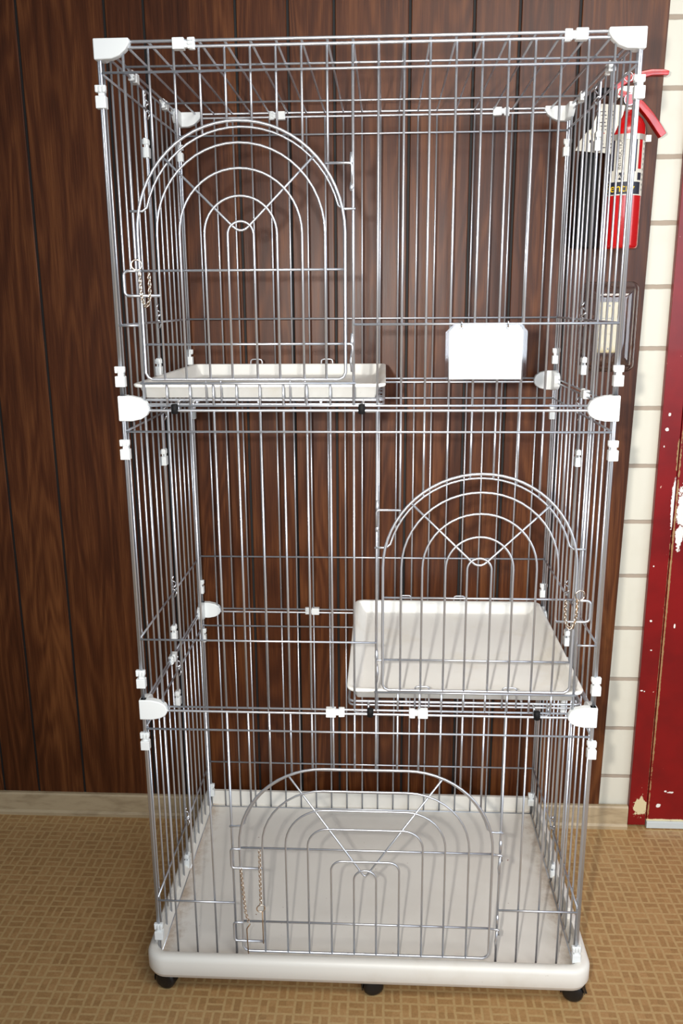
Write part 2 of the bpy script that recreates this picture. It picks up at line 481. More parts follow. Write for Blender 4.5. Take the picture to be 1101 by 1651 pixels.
# ---- front panels
def front_panel(k):
    z0, z1, zs, zm = LV[k]; bm = bmesh.new(); y = 0.0
    tube(bm, fillet([(-W2, y, z0), (-W2, y, z1), (W2, y, z1), (W2, y, z0)], 0.006) , RE)
    if k: hline(bm, z0, -W2, W2, y)
    hline(bm, zs, -W2+0.003, W2-0.003, y-0.004)
    if k == 0: side = (-6.5*P_, 6.5*P_)
    elif k == 1: side = (0.5*P_, 9.5*P_)
    else: side = (-9.5*P_, -0.5*P_)
    a, b = side; yv = y
    cx = 0.5*(a+b) - (0.0 if k == 0 else 0.0)
    if k == 0: cz, r, wx = 0.372, 0.174, 0.085
    else: cz, r, wx = (0.983 if k == 1 else 1.595), 0.1745, 0.0
    # fixed arch that closes the door opening, ends turned out to the upright wires
    ze = cz + 0.045
    pts = []
    th0 = math.asin(0.045/r)
    N = 24
    for i in range(N+1):
        a_ = math.pi - th0 - (math.pi-2*th0)*i/N
        s_ = -wx if a_ > math.pi/2 else wx
        pts.append((cx+s_+r*math.cos(a_), y, cz+r*math.sin(a_)))
    pts = [(a-0.004, y-0.004, ze-0.006), (pts[0][0]-0.008, y-0.002, ze-0.006)] + pts + [(pts[-1][0]+0.008, y-0.002, ze-0.006), (b+0.004, y-0.004, ze-0.006)]
    tube(bm, pts, R_)
    # uprights
    for x in XS:
        if a-0.001 < x < b+0.001 and abs(x-a) > 0.01 and abs(x-b) > 0.01:
            dx = abs(x-cx) - wx
            zt = cz + (math.sqrt(max(r*r-dx*dx, 0)) if dx > 0 else r)
            if dx < r: vline(bm, x, yv, zt, z1)
            if k: vline(bm, x, yv, z0, J[k]+0.046)
        else:
            vline(bm, x, yv, z0, z1, RE if (abs(x-a) < .01 or abs(x-b) < .01) else R_)
    if k: hline(bm, J[k]+0.046, a-0.004, b+0.004, y-0.004)
    # short rails beside the door
    hline(bm, zm, -W2+0.003, a, y-0.004); hline(bm, zm, b, W2-0.003, y-0.004)
    o = cpart('front_panel', bm, m_wire)
    return o
for k in range(3): front_panel(k)

# ---- doors (sub-parts: hinge, latch)
def small_door(cx, z_off, hinge_right):
    """arched door; z_off = 0 for the top tier, -0.611 for the middle tier"""
    y = -0.0085; cz = 1.595 + z_off; zb = 1.341 + z_off
    bm = bmesh.new()
    # outer frame
    arch = arch_pts(cx, cz, 0.183, zb+0.012, y, n=30)
    fr = [(cx-0.171, y, zb), (cx-0.179, y, zb+0.004)] + arch + [(cx+0.179, y, zb+0.004), (cx+0.171, y, zb)]
    tube(bm, fr, 0.0027, closed=True)
    for i, r in enumerate((0.148, 0.1080, 0.064, 0.0230)):
        tube(bm, arch_pts(cx, cz-0.001*i, r, zb, y-0.0005, n=24), R_)
    # V brace
    s = 0.183*math.sin(math.radians(44)); c_ = 0.183*math.cos(math.radians(44))
    tube(bm, fillet([(cx-0.132, y+0.003, cz+0.127), (cx, y+0.003, cz-0.002), (cx+0.132, y+0.003, cz+0.127)], 0.02), R_)
    h = 1 if hinge_right else -1
    zh, zl = 1.533 + z_off, 1.404 + z_off
    xh = cx + h*0.1945                       # the upright wire the door turns on
    xl = cx - h*0.1945
    tube(bm, [(cx-0.181, y+0.004, zl), (cx+0.181, y+0.004, zl)], R_)
    tube(bm, [(cx-0.181, y+0.004, zh), (cx+0.181, y+0.004, zh)], R_)
    d = cpart('door', bm, m_wire)
    for (xa, zz, dn) in ((cx+h*0.150, 1.708+z_off, 0.034), (cx+h*0.181, zl, 0.036)):
        bm = bmesh.new()
        tube(bm, fillet([(xa, y, zz), (xh+h*0.001, y+0.001, zz), (xh+h*0.001, y+0.002, zz-dn)], 0.006), R_)
        tube(bm, [(xh, 0, zz+0.018), (xh, -0.0015, zz+0.004), (xh, -0.001, zz-0.004)], [0.0028, 0.0036, 0.0028])
        if dn < 0.035: tube(bm, [(xh, 0.0, zz-0.044), (xh, -0.002, zz-0.040), (xh, 0.0, zz-0.030)], [0.0026, 0.004, 0.0026])
        else: tube(bm, [(xh, 0.0, zz-0.050), (xh-h*0.002, -0.003, zz-0.030), (xh, 0.0, zz-0.012)], 0.0028)
        spart('hinge', bm, m_wire, d)
    bm = bmesh.new()
    xo = xl - h*0.018
    tube(bm, fillet([(cx-h*0.181, y-0.001, zh), (xo, y-0.001, zh), (xo, y-0.001, zh-0.043), (cx-h*0.148, y-0.001, zh-0.043)], 0.009), 0.0026)
    spart('latch', bm, m_wire, d)
    return d
small_door(-0.2187, 0.0, True)
small_door(0.2167, -0.611, False)

def wide_door():
    y = -0.0085; bm = bmesh.new()
    zb = 0.108
    arch = arch_pts(0, 0.372, 0.180, zb+0.012, y, wx=0.084, n=28)
    fr = [(-0.252, y, zb), (-0.260, y, zb+0.004)] + arch + [(0.260, y, zb+0.004), (0.252, y, zb)]
    tube(bm, fr, 0.0027, closed=True)
    for half, top in ((0.2155, 0.502), (0.1665, 0.457), (0.120, 0.413), (0.0715, 0.337), (0.0235, 0.316)):
        r = {0.2155: 0.130, 0.1665: 0.084, 0.120: 0.042, 0.0715: 0.022, 0.0235: 0.0230}[half]
        tube(bm, arch_pts(0, top-r, r, zb, y-0.0005, wx=max(half-r, 0.0), n=20), R_)
    tube(bm, fillet([(-0.158, y+0.003, 0.534), (0, y+0.003, 0.297), (0.158, y+0.003, 0.534)], 0.010), R_)
    for z in (0.361, 0.180): tube(bm, [(-0.264, y+0.004, z), (0.264, y+0.004, z)], R_)
    d = cpart('door', bm, m_wire)
    xh = 6.5*P_
    for z in (0.361, 0.180):
        bm = bmesh.new()
        tube(bm, fillet([(0.262, y+0.003, z), (xh+0.003, y, z), (xh+0.0035, y+0.002, z-0.014)], 0.004), R_)
        tube(bm, [(xh, 0.0, z+0.030), (xh, -0.002, z+0.020), (xh, -0.0015, z+0.002)], [0.0026, 0.0036, 0.003])
        tube(bm, [(xh, 0.0, z-0.050), (xh-0.002, -0.003, z-0.034), (xh+0.001, -0.003, z-0.006)], 0.0028)
        spart('hinge', bm, m_wire, d)
    for z in (0.361, 0.180):
        bm = bmesh.new(); xo = -xh-0.002
        tube(bm, fillet([(-0.262, y-0.001, z), (xo, y-0.001, z), (xo, y-0.001, z-0.046), (-0.218, y-0.001, z-0.046)], 0.007), 0.0026)
        spart('latch', bm, m_wire, d)
wide_door()

# ---- back panels
for k in range(3):
    z0, z1, zs, zm = LV[k]; bm = bmesh.new()
    tube(bm, fillet([(-W2, D, z0), (-W2, D, z1), (W2, D, z1), (W2, D, z0)], 0.006), RE)
    if k: hline(bm, z0, -W2, W2, D)
    hline(bm, zs, -W2, W2, D-0.004); hline(bm, zm, -W2, W2, D-0.004)
    for x in XS: vline(bm, x, D, z0, z1)
    if k == 0: hline(bm, 0.084, -W2, W2, D-0.004)
    cpart('back_panel', bm, m_wire)

# ---- side panels: two halves per tier, hinged in the middle
YM = D/2
def coil(bm, x, y, z, h=0.03):
    pts = []
    for i in range(15):
        a = i/14*3*math.pi
        pts.append((x+0.0055*math.cos(a), y+0.0055*math.sin(a), z-h/2+h*i/14))
    tube(bm, [(x, y, z-h/2-0.01)] + pts + [(x, y, z+h/2+0.01)], 0.0021, n=6)
for sx_ in (-1, 1):
    for k in range(3):
        z0, z1, zs, zm = LV[k]
        for half in (0, 1):
            bm = bmesh.new(); x = sx_*(W2+0.004)
            ya, yb = (0.004, YM-0.0045) if half == 0 else (YM+0.0045, D-0.004)
            tube(bm, fillet([(x, ya, z0), (x, ya, z1), (x, yb, z1), (x, yb, z0)], 0.005), R_ if half else RE)
            if k: tube(bm, [(x, ya, z0), (x, yb, z0)], R_)
            xi = x - sx_*0.0042
            for z in (zs, zm): tube(bm, [(xi, ya, z), (xi, yb, z)], R_)
            if k == 0: tube(bm, [(xi, ya, 0.084), (xi, yb, 0.084)], R_)
            for i in range(1, 7):
                yy = YM - 0.0045 - i*0.0425 + 0.004 if half == 0 else YM + 0.0045 + i*0.0425 - 0.004
                if ya+0.006 < yy < yb-0.006: tube(bm, [(x, yy, z0), (x, yy, z1)], R_)
            o = cpart('side_panel', bm, m_wire)
            if half == 0:
                for zz in (zs+0.008, zm+0.012):
                    bm = bmesh.new(); coil(bm, xi, YM, zz); spart('hinge_coil', bm, m_chrome, o)

# ---- top panel
bm = bmesh.new(); zt = 1.9045
tube(bm, [(p[0], p[1], zt) for p in rrect(-W2, W2, 0.0, D, 0.008, 4)], RE, closed=True)
for x in XS: tube(bm, [(x, 0, zt), (x, D, zt)], R_)
for y in (0.138, 0.435): tube(bm, [(-W2, y, zt-0.004), (W2, y, zt-0.004)], R_)
cpart('top_panel', bm, m_wire)

# ---- corner connectors
def leaf(x0, x1, zc, hh, top):
    """outline in (u, z): u=0 outer edge, grows inwards"""
    L = abs(x1-x0); s = 1 if x1 > x0 else -1; pts = []
    if top:
        zt_, zb_ = zc+hh, zc-hh
        pts = [(0, zb_), (0, zt_), (L, zt_), (L+0.001, zt_-0.008), (L-0.006, zt_-0.018), (L*0.72, zb_+0.006), (L*0.5, zb_+0.001)]
    else:
        pts = [(0, zc+hh), (L*0.45, zc+hh), (L*0.74, zc+hh*0.82), (L*0.93, zc+hh*0.52), (L, zc+hh*0.1), (L, zc-hh*0.2), (L*0.93, zc-hh*0.55), (L*0.74, zc-hh*0.84), (L*0.45, zc-hh), (0, zc-hh)]
    return [(x0+s*u, z) for u, z in pts]
for (zc, hh, top) in ((1.8925, 0.0165, True), (1.2876, 0.0235, False), (0.6768, 0.0215, False)):
    for sx_ in (-1, 1):
        for back in (0, 1):
            bm = bmesh.new(); L = 0.061 if top else 0.057
            yc = D if back else 0.0; q = 1 if back else -1      # outward in y
            prism(bm, leaf(sx_*(W2+0.0082), sx_*(W2+0.0082-L), zc, hh, top), yc+q*0.0095, yc-q*0.006)
            n0 = len(bm.verts)
            poly = leaf(0, L-0.004, zc, hh, top)
            b2 = bmesh.new(); prism(b2, poly, -0.0065, 0.009)
            for v_ in b2.verts:
                u, t2, z = v_.co; v_.co = (sx_*(W2+t2-0.0012), yc + q*0.0088 - q*u, z)
            bmesh.ops.recalc_face_normals(b2, faces=b2.faces)
            tmp = bpy.data.meshes.new('tmp'); b2.to_mesh(tmp); b2.free(); bm.from_mesh(tmp); bpy.data.meshes.remove(tmp)
            cpart('corner_connector', bm, m_conn, bevel=0.0022, seg=3)

# ---- joining clips
def clip_bm():
    """upright clip about the origin, outside is -y; about 38 mm tall"""
    bm = bmesh.new()
    box(bm, -0.0085, 0.0095, -0.0085, 0.0055, -0.019, 0.001)
    for dx in (-0.0085, -0.0025, 0.0038): box(bm, dx, dx+0.0048, -0.0075, 0.0045, 0.0065, 0.0165)
    box(bm, -0.004, 0.0065, -0.0045, 0.004, -0.002, 0.010)
    box(bm, -0.0095, 0.0095, -0.005, 0.003, 0.009, 0.0185)
    return bm
clip_src = None
def clip(x, y, z, rz=0.0, lying=False, flip=False, roll_=0.0):
    global clip_src
    if clip_src is None:
        clip_src = obj('joining_clip', clip_bm(), m_clip, cage, bevel=0.0012); o = clip_src
    else:
        o = clip_src.copy(); COL.objects.link(o); o.parent = cage
    o.location = Vector((x, y, z)) + OFF
    m_ = Matrix.Rotation(rz, 4, 'Z')
    if lying: m_ = m_ @ Matrix.Rotation(math.pi/2*(-1 if flip else 1), 4, 'Y')
    elif flip: m_ = m_ @ Matrix.Rotation(math.pi, 4, 'Y')
    o.rotation_euler = m_.to_euler(); return o
PI = math.pi
for z in (1.820, 1.346, 1.210, 0.742, 0.604):
    clip(-W2-0.0025, 0.001, z); clip(W2+0.0025, 0.001, z, rz=0)
    clip(-W2-0.0025, D-0.001, z, rz=PI); clip(W2+0.0025, D-0.001, z, rz=PI)
clip(-W2-0.001, 0.001, 0.145); clip(W2+0.001, 0.001, 0.120)
clip(-W2, D-0.002, 0.135, rz=PI); clip(W2, D-0.002, 0.128, rz=PI)
for z in (1.785, 1.343, 1.145, 0.727, 0.560, 0.115):
    clip(-W2-0.004, YM, z, rz=-PI/2); clip(W2+0.004, YM, z, rz=PI/2)
clip(-0.305, 0.0, 1.8995, lying=True); clip(0.345, 0.0, 1.8995, lying=True, flip=True)
clip(-0.060, 0.0, 0.6768, lying=True); clip(0.106, 0.0, 0.6768, lying=True, flip=True)
clip(-0.219, D, 1.8990, rz=PI, lying=True); clip(0.298, D, 1.8990, rz=PI, lying=True, flip=True)
clip(-0.155, D, 0.6768, rz=PI, lying=True)
for y in (0.211, 0.445):
    clip(-W2-0.002, y, 1.900, rz=-PI/2, lying=True); clip(W2+0.002, y, 1.900, rz=PI/2, lying=True)
for z in (0.6768, 1.2876):
    for y in (0.25, ):
        clip(-W2-0.002, y, z, rz=-PI/2, lying=True); clip(W2+0.002, y, z, rz=PI/2, lying=True)

# ---- base tray
bm = bmesh.new()
loft(bm, -0.479, 0.483, -0.036, 0.612, 0.045,
     [(0.05, 0.047), (0.012, 0.0475), (0.006, 0.052), (0.0045, 0.057), (0.003, 0.0585), (0.0, 0.064), (0.0, 0.094), (0.003, 0.1015), (0.009, 0.1055),
      (0.022, 0.1045), (0.027, 0.100), (0.029, 0.086), (0.032, 0.084)], mi=[0]*11+[1, 1], n=9)
# low inner kerb behind the wires: back and broken pieces at the sides
def kerb(x0, x1, y0, y1, z1=0.124): box(bm, x0, x1, y0, y1, 0.084, z1)
kerb(-0.456, 0.462, D+0.008, D+0.016, 0.126)
for s_ in (-1, 1):
    xa = 0.4575*s_ + 0.001
    for ya, yb in ((0.012, 0.085), (0.125, 0.245), (0.33, D+0.010)): kerb(min(xa, xa+0.006*s_)+0.0005*s_, max(xa, xa+0.006*s_)+0.0005*s_, ya, yb, 0.132)
base = cpart('base_tray', bm, [m_base, m_floor_tray], smooth=False)

# ---- casters
def caster(x, y, rot, hood):
    bm = bmesh.new(); r = 0.0232
    lathe(bm, [(0.004, -0.018), (r*0.72, -0.018), (r*0.93, -0.015), (r, -0.009), (r, -0.003), (r*0.55, -0.002), (r*0.55, 0.002), (r, 0.003), (r, 0.009), (r*0.93, 0.015), (r*0.72, 0.018), (0.004, 0.018)], 0, 0, 28, 'x')
    wh = obj('wheel', bm, m_caster); 
    bm = bmesh.new()
    pts = []
    for i in range(13):
        a = math.radians(-15 + 190*i/12); pts.append(((r+0.003)*math.cos(a), (r+0.003)*math.sin(a)))
    inner = [((r-0.002+0.0035)*math.cos(math.radians(-15+190*i/12)), (r+0.0015)*math.sin(math.radians(-15+190*i/12))) for i in range(12, -1, -1)]
    A = [bm.verts.new((-0.013, p, q)) for p, q in pts]; B = [bm.verts.new((0.013, p, q)) for p, q in pts]
    C = [bm.verts.new((-0.013, p*0.93, q*0.93)) for p, q in pts]; E = [bm.verts.new((0.013, p*0.93, q*0.93)) for p, q in pts]
    for i in range(12):
        bm.faces.new((A[i], A[i+1], B[i+1], B[i])); bm.faces.new((C[i+1], C[i], E[i], E[i+1]))
        bm.faces.new((A[i+1], A[i], C[i], C[i+1])); bm.faces.new((B[i], B[i+1], E[i+1], E[i]))
    bm.faces.new((A[0], B[0], E[0], C[0])); bm.faces.new((A[12], C[12], E[12], B[12]))
    tube(bm, [(0, 0, r), (0, 0, 0.0275)], 0.006, 12)
    ho = obj('caster', bm, m_caster, cage)
    ho.location = Vector((x, y, r)) + OFF; ho.rotation_euler = (0, 0, rot)
    wh.parent = ho
    if hood:
        bm = bmesh.new()
        prism(bm, [(-0.008, 0.030), (0.018, 0.026), (0.030, -0.006), (0.024, -0.006), (0.012, 0.014), (-0.008, 0.022)], -0.008, 0.008)
        lv = obj('brake_lever', bm, m_caster, ho, bevel=0.001)
        lv.rotation_euler = (0, 0, -rot)
for a in ((-0.440, 0.006, 1.35, False), (0.016, 0.006, 1.75, False), (0.452, 0.008, 1.3, True), (-0.438, 0.57, 0.3, False), (0.452, 0.57, 0.2, False)): caster(*a)

# ================================================================ shelves inside the cage
def shelf(x0, label, zr, loops_f, loops_b, hooks, stops, rot):
    wd, dp = 0.474, 0.530
    t_ = thing('cage_shelf', label, 'shelf', (x0+wd/2, 0.010+dp/2, zr-0.030), 'trays hung inside the wire cage')
    o3 = Vector((-(x0+wd/2), -(0.010+dp/2), -(zr-0.030)))
    def part(name, bm, m, par=None, **k):
        bmesh.ops.translate(bm, verts=bm.verts, vec=o3)
        return obj(name, bm, m, par or t_, **k)
    bm = bmesh.new()
    loft(bm, x0, x0+wd, 0.010, 0.010+dp, 0.022,
         [(0.030, zr-0.028), (0.020, zr-0.027), (0.011, zr-0.007), (0.0015, zr-0.0065), (0.0, zr-0.004), (0.0, zr-0.001), (0.002, zr), (0.009, zr), (0.0115, zr-0.0015), (0.024, zr-0.022), (0.031, zr-0.0255)], n=6)
    part('tray', bm, m_shelf)
    bm = bmesh.new(); zf = zr-0.0305; xa, xb, ya, yb = x0+0.004, x0+wd-0.004, 0.020, 0.534
    tube(bm, [(p[0], p[1], zf) for p in rrect(xa, xb, ya, yb, 0.012, 4)], RE, closed=True)
    tube(bm, [(p[0], p[1], zf-0.008) for p in rrect(xa, xb, ya, yb, 0.012, 4)], R_, closed=True)
    for i in range(1, 8): tube(bm, [(xa, ya+(yb-ya)*i/8, zf), (xb, ya+(yb-ya)*i/8, zf)], R_)
    for i in range(1, 4): tube(bm, [(xa+(xb-xa)*i/4, ya, zf-0.0035), (xa+(xb-xa)*i/4, yb, zf-0.0035)], R_)
    part('wire_rack', bm, m_wire)
    for x, y in [(x, 0.0055) for x in loops_f] + [(x, yb+0.010) for x in loops_b]:
        bm = bmesh.new()
        tube(bm, fillet([(x-0.014, y, zf-0.004), (x-0.014, y, zr+0.0105), (x+0.014, y, zr+0.0105), (x+0.014, y, zf-0.004)], 0.007), 0.0017)
        part('retaining_loop', bm, m_wire)
    for x in hooks:
        bm = bmesh.new(); zl = zf-0.0195
        tube(bm, fillet([(x-0.014, 0.022, zf), (x-0.014, 0.006, zf-0.003), (x-0.014, 0.0062, zl), (x+0.014, 0.0062, zl), (x+0.014, 0.006, zf-0.003), (x+0.014, 0.022, zf)], 0.006), 0.0023)
        part('support_hook', bm, m_chrome)
    for x in stops:
        bm = bmesh.new(); zj = zr-0.044
        tube(bm, [(x, -0.0015, zj-0.010), (x, -0.0015, zj-0.0085), (x, -0.0015, zj+0.007), (x, -0.0015, zj+0.0085)], [0.004, 0.0065, 0.0065, 0.004], 12)
        tube(bm, [(x-0.004, -0.001, zj-0.004), (x+0.006, -0.001, zj-0.004)], 0.0055, 10)
        part('rubber_stop', bm, m_rubber)
    return t_
shelf(-0.437, 'cream plastic shelf hung inside the cage, upper left, seen nearly edge-on', 1.331,
      (-0.281, -0.125), (-0.281, -0.107), (-0.335, 0.010), (-0.354, -0.007), 0.0)
shelf(-0.038, 'cream plastic shelf hung inside the cage, middle right, its floor in view', 0.7215,
      (0.113, 0.286), (0.093, 0.232), (-0.008, 0.350), (0.010, 0.341), 0.0)

# ================================================================ card holder on the upper tier
ch = thing('card_holder', 'blank white card in a clear plastic sleeve hung on the upper front wires', 'card holder', (0.214, -0.010, 1.340))
o3 = Vector((-0.214, 0.010, -1.340))
def chp(name, bm, m, **k):
    bmesh.ops.translate(bm, verts=bm.verts, vec=o3); return obj(name, bm, m, ch, **k)
bm = bmesh.new()
prism(bm, [(0.146, 1.3385), (0.282, 1.3385), (0.2875, 1.344), (0.2875, 1.425), (0.276, 1.4385), (0.158, 1.4385), (0.143, 1.424), (0.143, 1.344)], -0.0068, -0.0062)
prism(bm, [(0.146, 1.3385), (0.282, 1.3385), (0.2875, 1.344), (0.2875, 1.425), (0.276, 1.4385), (0.158, 1.4385), (0.143, 1.424), (0.143, 1.344)], -0.0094, -0.0090)
chp('plastic_sleeve', bm, m_clear)
bm = bmesh.new(); prism(bm, [(0.150, 1.3405), (0.279, 1.3405), (0.2795, 1.425), (0.272, 1.436), (0.160, 1.436), (0.149, 1.424)], -0.0088, -0.0070)
chp('card', bm, m_paper)
for x in (0.1705, 0.2525):
    bm = bmesh.new()
    tube(bm, fillet([(x, -0.0105, 1.432), (x, -0.0105, 1.4425), (x, 0.001, 1.4425), (x, 0.001, 1.432)], 0.003), 0.0012, 6)
    tube(bm, [(x+0.0032*math.cos(a*PI/5), -0.0100, 1.4325+0.0032*math.sin(a*PI/5)) for a in range(10)], 0.0009, 6, closed=True)
    chp('hanging_hook', bm, m_chrome)

# ================================================================ latch chains
def chain_mesh(bm, path, step=0.0056, L=0.0043, Wd=0.0027, r=0.00095):
    path = [Vector(p) for p in path]; acc = 0; s = 0; idx = 0
    seglen = [(b-a).length for a, b in zip(path, path[1:])]; tot = sum(seglen)
    n = int(tot/step)
    for i in range(n):
        d = (i+0.5)*tot/n; k = 0
        while k < len(seglen)-1 and d > seglen[k]: d -= seglen[k]; k += 1
        p = path[k].lerp(path[k+1], d/seglen[k]); t_ = (path[k+1]-path[k]).normalized()
        side = Vector((0, 1, 0)) if abs(t_.y) < 0.8 else Vector((1, 0, 0))
        u = t_.cross(side).normalized(); v_ = t_.cross(u)
        ang = (PI/4 if i % 2 else -PI/4); sd = u*math.cos(ang) + v_*math.sin(ang)
        tube(bm, [p + t_*(L*math.cos(a*PI/5)) + sd*(Wd*math.sin(a*PI/5)) for a in range(10)], r, 5, closed=True)
def chain_thing(label, origin, path, ring=None, ring_r=0.009, hook=None):
    t_ = thing('latch_chain', label, 'chain', origin, 'small chains hanging at the door latches')
    o3 = -Vector(origin)
    bm = bmesh.new(); chain_mesh(bm, path); bmesh.ops.translate(bm, verts=bm.verts, vec=o3); obj('chain', bm, m_chain, t_)
    if ring:
        bm = bmesh.new(); cx_, cy_, cz_ = ring
        tube(bm, [(cx_+ring_r*math.cos(a*PI/9), cy_+0.002*math.cos(a*PI/9), cz_+ring_r*math.sin(a*PI/9)) for a in range(18)], 0.0014, 7, closed=True)
        bmesh.ops.translate(bm, verts=bm.verts, vec=o3); obj('ring', bm, m_chain, t_)
    if hook:
        bm = bmesh.new(); tube(bm, fillet(hook, 0.003), 0.0013, 7)
        bmesh.ops.translate(bm, verts=bm.verts, vec=o3); obj('pin', bm, mat('rusty_pin', (160, 130, 98), 0.4, 0.8), t_)
def cat(x0, x1, zt, zb_, y=-0.0135, n=16):
    return [(x0 + (x1-x0)*(0.5-0.5*math.cos(PI*i/n)) , y, zt - (zt-zb_)*math.sin(PI*i/n)**0.55) for i in range(n+1)]
chain_thing('brassy chain looped with a ring over the latch of the upper left door', (-0.405, -0.0135, 1.543),
            cat(-0.401, -0.384, 1.530, 1.472), ring=(-0.4055, -0.0135, 1.543))
chain_thing('brassy chain looped with a ring over the latch of the middle right door', (0.409, -0.0135, 0.934),
            cat(0.381, 0.403, 0.924, 0.868), ring=(0.4075, -0.0135, 0.934), ring_r=0.0095,
            hook=[(0.402, -0.0135, 0.925), (0.404, -0.0135, 0.890), (0.398, -0.0135, 0.866)])
chain_thing('straight chain with ring and pin, the right one of the two on the bottom door', (-0.222, -0.0135, 0.365),
            [(-0.2215, -0.0135, 0.362), (-0.2225, -0.0135, 0.229)], ring=(-0.2225, -0.0135, 0.220), ring_r=0.0085,
            hook=[(-0.2195, -0.0135, 0.212), (-0.2195, -0.0135, 0.132)])
chain_thing('straight chain on the far left of the bottom door, ending in a bent pin', (-0.262, -0.0135, 0.318),
            [(-0.2625, -0.0135, 0.316), (-0.2555, -0.0135, 0.206), (-0.250, -0.0135, 0.186)],
            hook=[(-0.247, -0.0135, 0.180), (-0.2545, -0.0135, 0.168), (-0.253, -0.0135, 0.105)])

# ================================================================ fire extinguisher on the wall
EX, EY = 0.587, 0.575
ext = thing('fire_extinguisher', 'red fire extinguisher with black horn mounted on the wall, right behind the cage', 'fire extinguisher', (EX, EY, 1.594))
o3 = Vector((-EX, -EY, -1.594))
def ep(name, bm, m, par=None, **k):
    bmesh.ops.translate(bm, verts=bm.verts, vec=o3); return obj(name, bm, m, par or ext, **k)
RB = 0.0415
bm = bmesh.new()
lathe(bm, [(0.034, 1.594), (0.0395, 1.596), (RB, 1.602), (RB, 1.850), (0.0395, 1.864), (0.034, 1.876), (0.024, 1.886), (0.016, 1.890), (0.015, 1.897)], EX, EY, 40)
ep('cylinder', bm, m_extred)
def arc_patch(bm, a0, a1, z0, z1, r, n=14, mi=0):
    """angles in degrees measured from the direction facing the camera, right positive"""
    prev = None
    for i in range(n+1):
        a = math.radians(a0+(a1-a0)*i/n); x, y = EX+r*math.sin(a), EY-r*math.cos(a)
        cur = (bm.verts.new((x, y, z0)), bm.verts.new((x, y, z1)))
        if prev: f = bm.faces.new((prev[0], cur[0], cur[1], prev[1])); f.material_index = mi; f.smooth = True
        prev = cur
bm = bmesh.new()
arc_patch(bm, -86, 84, 1.711, 1.842, RB+0.0004, 28, 0)
arc_patch(bm, -80, 44, 1.7135, 1.740, RB+0.0008, 20, 1)
arc_patch(bm, -80, -48, 1.765, 1.832, RB+0.0008, 8, 1)
arc_patch(bm, 4, 22, 1.762, 1.835, RB+0.0008, 6, 1)
for a in (-70, -30, -2, 30): arc_patch(bm, a, a+16, 1.744, 1.760, RB+0.0008, 4, 1)
arc_patch(bm, 30, 44, 1.768, 1.830, RB+0.0008, 5, 2)
for i in range(10): arc_patch(bm, 52, 78, 1.722+i*0.011, 1.7265+i*0.011, RB+0.0008, 4, 3)
lab = ep('label', bm, [m_lab_white, m_lab_dark, m_extred, mat('label_grey', (160, 158, 148), 0.5)])
def curl(x_off, z_off, vert=False):
    def f(co):
        u, v_ = (co.x, co.y) if not vert else (-co.y, co.x)
        a = (x_off + u)/RB
        return Vector((math.sin(a)*(RB+0.0014), -math.cos(a)*(RB+0.0014), z_off+v_-1.594))
    return f
text_mesh('Sentry', 0.026, m_yellow, lab, 'lettering', curl(-0.052, 1.7185))
text_mesh('FIRE EXTINGUISHER', 0.0085, m_lab_white, lab, 'lettering', curl(-0.039, 1.766, True))
text_mesh('INSTRUCTIONS', 0.0105, m_lab_dark, lab, 'lettering', curl(-0.018, 1.766, True))
text_mesh('ABC', 0.012, m_lab_white, lab, 'lettering', curl(-0.0235, 1.7465))
bm = bmesh.new()
lathe(bm, [(0.013, 1.894), (0.0165, 1.896), (0.0165, 1.904), (0.012, 1.906), (0.012, 1.925)], EX-0.004, EY, 20)
box(bm, EX-0.030, EX+0.014, EY-0.012, EY+0.012, 1.922, 1.948)
ep('valve', bm, m_band, bevel=0.002)
bm = bmesh.new(); lathe(bm, [(0.0125, EY-0.030), (0.0125, EY-0.020), (0.006, EY-0.018), (0.006, EY-0.010)], EX-0.006, 1.915, 24, 'y')
g = ep('pressure_gauge', bm, m_chrome)
bm = bmesh.new(); lathe(bm, [(0.0112, EY-0.0308), (0.0112, EY-0.030)], EX-0.006, 1.915, 24, 'y'); ep('gauge_dial', bm, m_gauge, g)
def swept(bm, pts, w_, hts):
    """curved lever: centre line in x,z, width along y, height per point"""
    prev = None
    for i, (x, z) in enumerate(pts):
        a = Vector(pts[max(i-1, 0)]); b = Vector(pts[min(i+1, len(pts)-1)]); t_ = (b-a).normalized(); n_ = Vector((-t_.y, t_.x))
        h_ = hts[i]/2
        cur = [bm.verts.new((x+n_.x*s_*h_, EY-0.004+q*w_/2, z+n_.y*s_*h_)) for s_, q in ((-1, -1), (-1, 1), (1, 1), (1, -1))]
        if prev:
            for k in range(4): bm.faces.new((prev[k], prev[(k+1) % 4], cur[(k+1) % 4], cur[k]))
        else: bm.faces.new(cur[::-1])
        prev = cur
    bm.faces.new(prev); bmesh.ops.recalc_face_normals(bm, faces=bm.faces)
bm = bmesh.new(); swept(bm, [(0.548, 1.944), (0.572, 1.958), (0.60, 1.968), (0.63, 1.974), (0.655, 1.974), (0.668, 1.972)], 0.020, [0.016, 0.016, 0.015, 0.013, 0.012, 0.009])
ep('squeeze_lever', bm, m_extred, bevel=0.0015)
bm = bmesh.new(); swept(bm, [(0.560, 1.934), (0.590, 1.925), (0.612, 1.908), (0.635, 1.884), (0.655, 1.858), (0.667, 1.842)], 0.020, [0.012, 0.013, 0.015, 0.016, 0.016, 0.015])
ep('carry_handle', bm, m_extred, bevel=0.0015)
bm = bmesh.new()
tube(bm, [(EX-0.012+0.010*math.cos(a*PI/8), EY-0.028, 1.962+0.010*math.sin(a*PI/8)) for a in range(16)], 0.0012, 7, closed=True)
tube(bm, [(EX-0.008, EY-0.028, 1.953), (EX-0.008, EY+0.02, 1.951)], 0.0014, 7)
ep('safety_pin', bm, m_chrome)
bm = bmesh.new()
